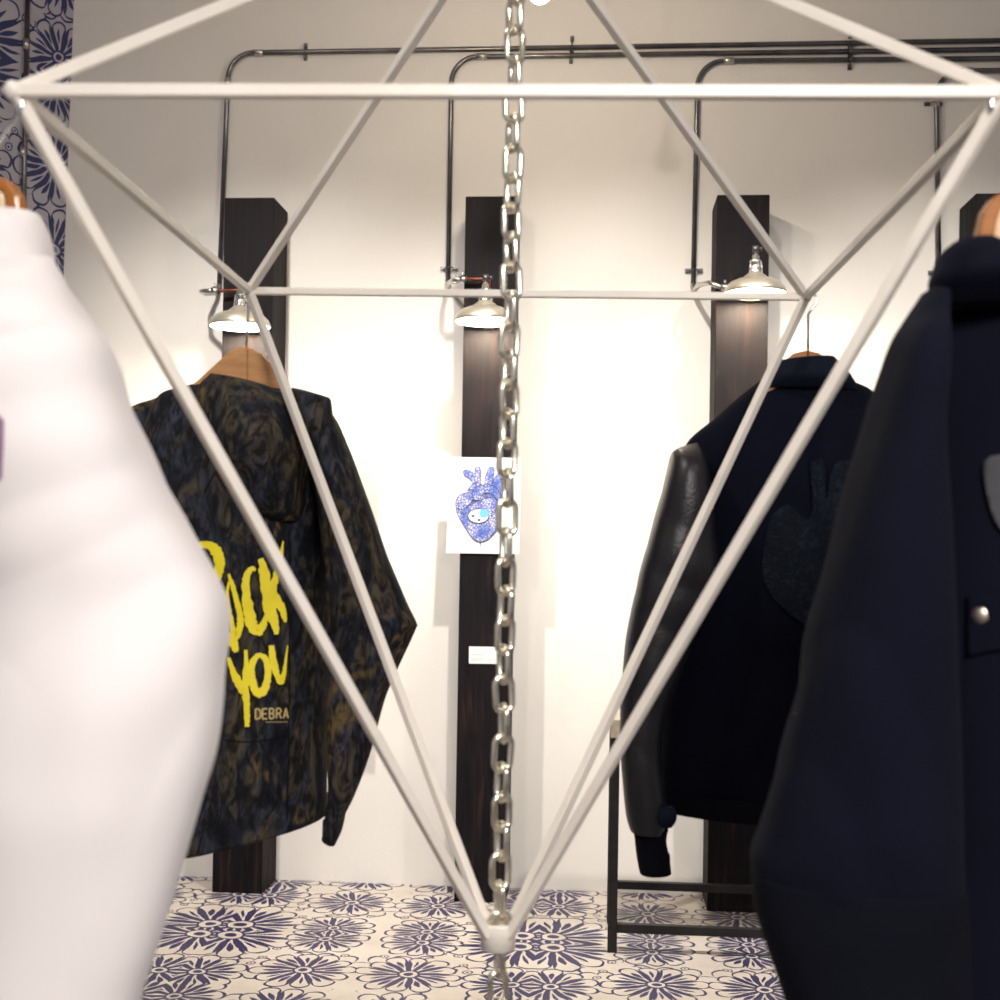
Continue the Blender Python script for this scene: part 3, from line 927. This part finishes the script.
hood = garment([(208, 373, 270, 386, 0.045, 0, 0), (198, 385, 290, 396, 0.06, 0, 0), (196, 402, 304, 415, 0.08, 0, 0), (206, 435, 308, 445, 0.095, 0, 0), (228, 470, 305, 478, 0.08, 0, 0), (246, 500, 303, 505, 0.065, 0, 0), (264, 517, 300, 519, 0.04, 0, 0), (274, 522, 296, 523, 0.02, 0, 0)],
               DJ - 0.035, amp=0.02, seed=5, stretch=(8, 8, 5), fold=0.016, fang=R(60), hollow=False, open_top=True, e=2.0).make('hood', M['camo'], cam_root, smooth=True)
garment([(292, 388, 328, 397, 0.02, 0, 0), (290, 396, 331, 401, 0.035, 0, 0), (298, 415, 333, 425, 0.04, 0, 0), (304, 440, 335, 450, 0.03, 0, 0), (308, 460, 330, 468, 0.015, 0, 0)], DJ - 0.05, amp=0.005, seed=6, hollow=False, open_top=False).make('shoulder_flap', M['camo'], cam_root, smooth=True)
trs = [tree_of(body), tree_of(hood)]
z5 = lambda pts: [(200 + x / 4.545, 520 + y / 4.545, wd / 4.545) for x, y, wd in pts]
s = Shape()
W1 = dict(w0=0.98, trees=trs, off=0.003, D=DJ - 0.08, rough=0.4)
def st(s, pts, seed=0): strokes_to(s, z5(pts), seed=seed, xmax=288.5, **W1)
# R
st(s, [(-30, 130, 24), (10, 112, 30), (60, 125, 44), (88, 180, 52), (82, 240, 44), (60, 285, 50), (20, 330, 40), (-20, 350, 26)], 1)
st(s, [(-60, 110, 40), (-50, 300, 46), (-45, 470, 40), (-40, 520, 20)], 2)
st(s, [(-10, 350, 30), (40, 440, 42), (105, 510, 46), (145, 550, 44), (165, 600, 22)], 3)
# O
st(s, [(130, 245, 10), (148, 300, 22), (170, 380, 26), (184, 440, 30), (178, 500, 32), (160, 530, 30), (148, 480, 20), (132, 400, 18), (125, 330, 14), (132, 280, 10)], 4)
# C
st(s, [(252, 228, 14), (232, 222, 24), (212, 260, 32), (208, 330, 40), (220, 410, 50), (238, 480, 54), (265, 505, 44), (290, 470, 32), (300, 430, 14)], 5)
# K
st(s, [(276, 175, 24), (290, 230, 44), (305, 320, 56), (322, 420, 56), (342, 480, 36), (348, 520, 18)], 6)
st(s, [(378, 95, 6), (366, 170, 20), (348, 240, 28), (335, 300, 36), (325, 340, 34)], 7)
st(s, [(330, 330, 36), (352, 370, 44), (375, 410, 34), (388, 465, 12)], 8)
s.make('printed_lettering', M['yellow'], cam_root, smooth=True, label='yellow brush word ROCK')
s = Shape()
st(s, [(130, 625, 14), (150, 690, 30), (180, 750, 40), (200, 785, 34)], 9)
st(s, [(208, 590, 14), (210, 680, 26), (206, 760, 32), (212, 850, 28), (214, 900, 26), (214, 940, 20)], 10)
st(s, [(262, 615, 24), (238, 650, 30), (235, 710, 32), (250, 775, 36), (280, 785, 38), (305, 730, 34), (308, 660, 30), (285, 620, 26), (255, 615, 20)], 11)
st(s, [(325, 570, 26), (330, 620, 30), (345, 690, 32), (370, 735, 28), (382, 690, 20), (392, 620, 10), (398, 570, 5)], 12)
s.make('printed_lettering', M['yellow'], cam_root, smooth=True, label='yellow brush word YOU')
# DEBRA and a line of tiny print, plain strokes
s = Shape()
G = {'D': [[(0, 0), (0, 10)], [(0, 0), (4, 0), (6.5, 3), (6.5, 7), (4, 10), (0, 10)]], 'E': [[(0, 0), (0, 10)], [(0, 0), (6, 0)], [(0, 5), (5, 5)], [(0, 10), (6, 10)]],
     'B': [[(0, 0), (0, 10)], [(0, 0), (4, 0), (5.5, 2.5), (4, 5), (0, 5)], [(4, 5), (6, 7.5), (4, 10), (0, 10)]], 'R': [[(0, 0), (0, 10)], [(0, 0), (4, 0), (6, 2.5), (4, 5), (0, 5)], [(3, 5), (6, 10)]],
     'A': [[(0, 10), (3, 0), (6, 10)], [(1, 7), (5, 7)]]}
x = 255.5
for ch in 'DEBRA':
    for line in G[ch]:
        for a, b_ in zip(line, line[1:]):
            q0 = (x + a[0] * 0.8, 709 + a[1] * 1.0 - (x - 255) * 0.03, 1.5); q1 = (x + b_[0] * 0.8, 709 + b_[1] * 1.0 - (x - 255) * 0.03, 1.5)
            strokes_to(s, [q0, q1], 1.0, trs, 0.003, DJ - 0.08, xmax=289)
    x += 7.0
xx = 266
while xx < 287:
    strokes_to(s, [(xx, 722, 0.9), (xx + 1.2, 722, 0.9)], 1.0, trs, 0.003, DJ - 0.08, xmax=288); xx += 2.0
s.make('printed_lettering', M['khaki'], cam_root, smooth=True, label='small pale word DEBRA under the brush letters')
# back seams
s = Shape()
strokes_to(s, [(289, 530, 1.2), (290, 600, 1.2), (289, 720, 1.2), (287, 820, 1.2)], 1.0, [trs[0]], 0.002, DJ)
strokes_to(s, [(210, 738, 1), (250, 742, 1), (289, 736, 1)], 1.0, [trs[0]], 0.002, DJ)
s.make('seam', M['black_rib'], cam_root)

# ---- black varsity jacket with leather sleeve
hg = hanger([(765, 392), (784, 361), (794, 353), (808, 350), (808, 376), (790, 384), (772, 398)],
            [(808, 350), (820, 353), (830, 361), (850, 392), (842, 398), (826, 384), (808, 376)],
            DJ - 0.0, fwv * 0.018, (808, 351), cBR, 'honey-coloured wooden hanger holding the black leather-sleeved jacket', M['wood_orange'], M['wood_orange'])
hook(hg, P(808, 353, DJ + 0.009), cBR + Vector((0.004, 0, -0.006)), rad=0.014)
vj = thing('varsity_jacket', P(790, 850, DJ), 'black wool jacket with glossy leather sleeves, its back turned, hung by the right rear corner', 'jacket')
vb = garment([(768, 376, 852, 382, 0.035, 0, 0), (745, 392, 868, 390, 0.055, 0, 0), (715, 418, 892, 410, 0.075, 0, 0), (684, 447, 915, 437, 0.085, 0, 0), (688, 484, 925, 480, 0.10, 0, 0), (684, 560, 928, 560, 0.11, 0, 0),
              (672, 640, 930, 640, 0.115, 0, 0), (664, 700, 930, 700, 0.115, 0, 0), (660, 760, 928, 770, 0.11, 0, 0), (656, 790, 925, 805, 0.105, 0, 0)], DJ + 0.05, amp=0.010, seed=11, fold=0.006).make('body', M['navy_wool'], vj, smooth=True)
garment([(655, 786, 925, 800, 0.108, 0, 0), (655, 797, 925, 812, 0.11, 0, 0), (657, 807, 922, 824, 0.105, 0, 0)], DJ + 0.05, amp=0.003, seed=12, ribs=0).make('hem_band', M['black_rib'], vj, smooth=True)
garment([(779, 361, 833, 357, 0.035, 0, 0), (773, 368, 843, 367, 0.045, 0, 0), (767, 378, 853, 381, 0.055, 0, 0), (762, 388, 858, 391, 0.035, 0, 0)], DJ + 0.015, amp=0.002, seed=13, open_top=True, hollow=False).make('collar', M['navy_trim'], vj, smooth=True)
vs_ = garment([(684, 446, 697, 443, 0.012, 0.02, 0.02), (673, 452, 704, 456, 0.04, 0.01, 0), (668, 470, 708, 475, 0.06, 0, 0), (655, 520, 713, 520, 0.065, 0, 0), (641, 570, 716, 570, 0.068, 0, 0), (632, 610, 708, 610, 0.065, 0, 0),
               (625, 650, 690, 650, 0.06, 0, 0), (621, 690, 672, 700, 0.056, 0, 0), (620, 735, 662, 740, 0.052, 0, 0), (623, 780, 664, 780, 0.05, 0, 0), (627, 815, 667, 815, 0.05, 0, 0), (631, 830, 662, 832, 0.042, 0, 0)],
              DJ - 0.04, amp=0.010, seed=14, fold=0.005, fang=R(50), sub=10).make('sleeve', M['leather'], vj, smooth=True, label='black leather sleeve')
garment([(633, 828, 668, 828, 0.035, 0, 0), (635, 840, 666, 840, 0.033, 0, 0), (637, 858, 669, 856, 0.034, 0, 0), (640, 873, 671, 872, 0.034, 0, 0)], DJ - 0.04, amp=0.001, seed=15, ribs=24, ribamp=0.0008).make('cuff', M['black_rib'], vj, smooth=True)
garment([(905, 428, 922, 426, 0.02, 0, 0), (908, 450, 938, 445, 0.05, 0, 0), (918, 520, 955, 520, 0.06, 0, 0), (925, 620, 970, 620, 0.06, 0, 0), (930, 720, 975, 720, 0.055, 0, 0), (932, 800, 968, 800, 0.05, 0, 0)], DJ, amp=0.01, seed=16, fold=0.01).make('sleeve', M['leather'], vj, smooth=True)
garment([(934, 798, 964, 798, 0.035, 0, 0), (936, 842, 966, 840, 0.034, 0, 0)], DJ, amp=0.001, seed=17).make('cuff', M['black_rib'], vj, smooth=True)
garment([(660, 808, 672, 806, 0.008, 0, 0), (657, 815, 676, 812, 0.014, 0, 0), (658, 822, 676, 820, 0.014, 0, 0), (663, 828, 672, 827, 0.006, 0, 0)], DJ - 0.085, amp=0.002, seed=18, hollow=False, sub=3, n=24).make('sleeve_patch', M['navy_trim'], vj, smooth=True)
vt = [tree_of(vb)]
hp = smoothpoly([(765, 545), (770, 520), (778, 510), (790, 505), (806, 520), (812, 505), (810, 470), (812, 462), (824, 461), (826, 500), (832, 470), (845, 460), (870, 470), (885, 510), (888, 560), (880, 600), (855, 635), (830, 642), (800, 622), (775, 600), (762, 575)], 3)
decal_poly(hp, vt, 0.004, DJ, 'embroidery', M['embroid'], vj, 0.004, 'raised navy embroidered heart on the back')

# ---- white coat, left foreground
DW = DF
hg = hanger([(-140, 300), (-90, 215), (-50, 180), (-28, 176), (-28, 205), (-60, 230), (-110, 300)],
            [(-28, 176), (-4, 176), (8, 180), (18, 196), (21, 225), (21, 262), (4, 262), (4, 205), (2, 190), (-28, 190)],
            DW + 0.05, (rt * 0.004 + fwv * 0.014), (-28, 176), cFL, 'wooden hanger inside the white coat at the left edge', M['wood_pale'], M['wood_orange'])
Shape().prism([P(x, y, DW + 0.055) for x, y in ((-60, 192), (-28, 190), (2, 190), (4, 205), (4, 262), (-40, 250))], fwv * 0.008).make('inner_face', M['wood_pale'], hg, bevel=0.001)
hook(hg, P(-27, 180, DW + 0.055), cFL + Vector((-0.006, 0, -0.012)), rad=0.014)
wc = thing('white_coat', P(20, 1050, DW), 'long white wool coat filling the left foreground, hung by the front left corner', 'coat')
wb = garment([(-90, 262, 42, 250, 0.05, 0, 0), (-130, 290, 62, 290, 0.07, 0, 0), (-170, 340, 84, 330, 0.09, 0, 0), (-190, 430, 100, 420, 0.11, 0, 0), (-190, 600, 120, 600, 0.12, 0, 0), (-190, 800, 110, 800, 0.12, 0, 0), (-190, 1000, 100, 1000, 0.12, 0, 0), (-190, 1080, 95, 1080, 0.12, 0, 0)],
             DW + 0.11, amp=0.012, seed=21, fold=0.01).make('body', M['white_wool'], wc, smooth=True)
garment([(-60, 212, 38, 214, 0.03, 0, 0), (-72, 222, 44, 224, 0.045, 0, 0), (-80, 240, 50, 248, 0.06, 0, 0), (-84, 262, 50, 275, 0.06, 0, 0)], DW + 0.06, amp=0.005, seed=22, open_top=True, hollow=False).make('collar', M['white_wool'], wc, smooth=True)
wsl = garment([(0, 262, 52, 258, 0.02, 0.05, 0.05), (-14, 285, 66, 287, 0.05, 0.03, 0.03), (-30, 315, 82, 317, 0.07, 0.01, 0.01), (-38, 350, 106, 346, 0.08, 0, 0), (-40, 410, 127, 408, 0.09, 0, 0), (-38, 490, 165, 490, 0.09, 0, 0), (-36, 550, 197, 548, 0.09, 0, 0), (-36, 605, 222, 600, 0.085, 0, 0), (-36, 680, 220, 672, 0.085, -0.01, -0.01),
               (-38, 750, 213, 745, 0.085, -0.015, -0.015), (-40, 810, 198, 802, 0.085, -0.02, -0.02), (-42, 870, 182, 862, 0.082, -0.02, -0.02), (-44, 950, 160, 940, 0.08, -0.02, -0.02), (-46, 1010, 138, 1005, 0.078, -0.02, -0.02), (-48, 1060, 126, 1060, 0.076, -0.02, -0.02)],
              DW - 0.02, amp=0.020, seed=23, stretch=(4, 4, 3), fold=0.008, fang=R(-48), n=96, sub=9).make('sleeve', M['white_wool'], wc, smooth=True)
wt = [tree_of(wsl), tree_of(wb)]
decal_poly([(-30, 412), (-4, 412), (3.5, 420), (3, 445), (1, 478), (-30, 470)], wt, 0.003, DW, 'embroidery', M['purple'], wc, 0.003, 'purple embroidered patch')

# ---- dark coat, right foreground
hg = hanger([(984, 268), (984, 240), (989, 214), (997, 200), (1012, 192), (1042, 188), (1042, 222), (1020, 240), (1010, 280)],
            [(1042, 188), (1070, 196), (1110, 232), (1160, 300), (1130, 300), (1080, 250), (1042, 222)],
            DF + 0.045, (-rt * 0.004 + fwv * 0.016), (1042, 188), cFR, 'varnished wooden hanger in the dark wool coat at the right edge', M['wood_pale'], M['wood_orange'])
# dark outer edge strip of the hanger
Shape().prism([P(x, y, DF + 0.043) for x, y in ((978, 270), (979, 236), (985, 210), (994, 197), (1008, 189), (1012, 193), (1004, 203), (998, 218), (994, 244), (993, 270))], fwv * 0.02).make('edge_band', M['wood_orange'], hg, bevel=0.002)
hook(hg, P(1041, 192, DF + 0.053), cFR + Vector((0.002, 0, -0.012)), rad=0.014)
dc = thing('dark_coat', P(1000, 1080, DF), 'midnight wool coat filling the right foreground, hung by the front right corner', 'coat')
db = garment([(948, 270, 1120, 265, 0.05, 0, 0), (925, 300, 1180, 295, 0.07, 0, 0), (908, 345, 1220, 340, 0.09, 0, 0), (905, 430, 1230, 430, 0.10, 0, 0), (905, 600, 1235, 600, 0.11, 0, 0), (900, 800, 1235, 800, 0.115, 0, 0), (900, 1000, 1235, 1000, 0.12, 0, 0), (900, 1080, 1235, 1080, 0.12, 0, 0)],
             DF + 0.10, amp=0.012, seed=31, fold=0.014, n=120).make('body', M['dark_wool'], dc, smooth=True)
garment([(953, 243, 992, 240, 0.025, 0, 0), (943, 252, 1012, 252, 0.04, 0, 0), (937, 266, 1040, 268, 0.055, 0, 0), (932, 284, 1075, 285, 0.06, 0, 0), (940, 306, 1090, 310, 0.03, 0, 0)], DF + 0.03, amp=0.004, seed=32, open_top=True, hollow=False).make('collar', M['dark_wool'], dc, smooth=True)
dsl = garment([(925, 292, 948, 280, 0.02, 0.05, 0.05), (908, 318, 945, 312, 0.045, 0.03, 0.03), (897, 340, 940, 338, 0.06, 0.01, 0.01), (886, 378, 934, 378, 0.07, 0, 0), (871, 425, 931, 422, 0.075, 0, 0), (850, 490, 934, 490, 0.08, 0, 0), (832, 560, 940, 560, 0.082, 0, 0), (812, 630, 946, 630, 0.085, 0, 0),
               (800, 695, 951, 695, 0.085, 0, 0), (788, 738, 955, 740, 0.085, 0, 0), (775, 780, 958, 785, 0.085, 0, 0), (762, 826, 961, 830, 0.085, 0, 0), (751, 856, 963, 865, 0.082, 0, 0), (754, 880, 964, 892, 0.078, 0, 0)],
              DF - 0.01, amp=0.010, seed=33, fold=0.006, fang=R(40), sub=9, n=96).make('sleeve', M['dark_wool'], dc, smooth=True)
garment([(752, 872, 962, 885, 0.074, 0, 0), (757, 915, 964, 925, 0.072, 0, 0), (771, 958, 966, 965, 0.07, 0, 0), (786, 1002, 968, 1010, 0.07, 0, 0), (805, 1060, 970, 1065, 0.07, 0, 0)], DF - 0.01, amp=0.004, seed=34).make('cuff', M['black_rib'], dc, smooth=True)
dt = [tree_of(db)]
o = garment([(976.5, 606, 988.5, 606, 0.003, 0, 0), (975.5, 615, 989, 615, 0.006, 0, 0), (976.5, 624, 988, 624, 0.003, 0, 0)], 1.0, amp=0, hollow=False, sub=2, n=16)
o.bm.free()
c0 = hit(dt, 982, 615, 0.003, DF); v = (CAM - c0).normalized()
s = Shape(); pr = [(0, 0.003), (0.0062, 0.0028), (0.0088, 0.001), (0.009, -0.002), (0.0, -0.003)]
s.lathe(pr, (0, 0, 0), 24)
rotm = v.to_track_quat('Z', 'Y').to_matrix()
for v_ in s.bm.verts: v_.co = rotm @ (v_.co * (1.0)) + c0
s.make('button', material('brushed_button', (0.50, 0.42, 0.35), 0.35, 0.9), dc, smooth=True, label='pale metal snap button')
decal_poly([(968, 596), (1060, 592), (1060, 640), (985, 652), (968, 656)], dt, 0.003, DF, 'pocket_flap', M['dark_wool'], dc, 0.004)
decal_poly(smoothpoly([(985, 462), (1010, 456), (1040, 470), (1046, 510), (1025, 535), (1002, 530), (990, 505)], 3), dt, 0.003, DF, 'badge', M['patch'], dc, 0.005, 'grey chenille badge')
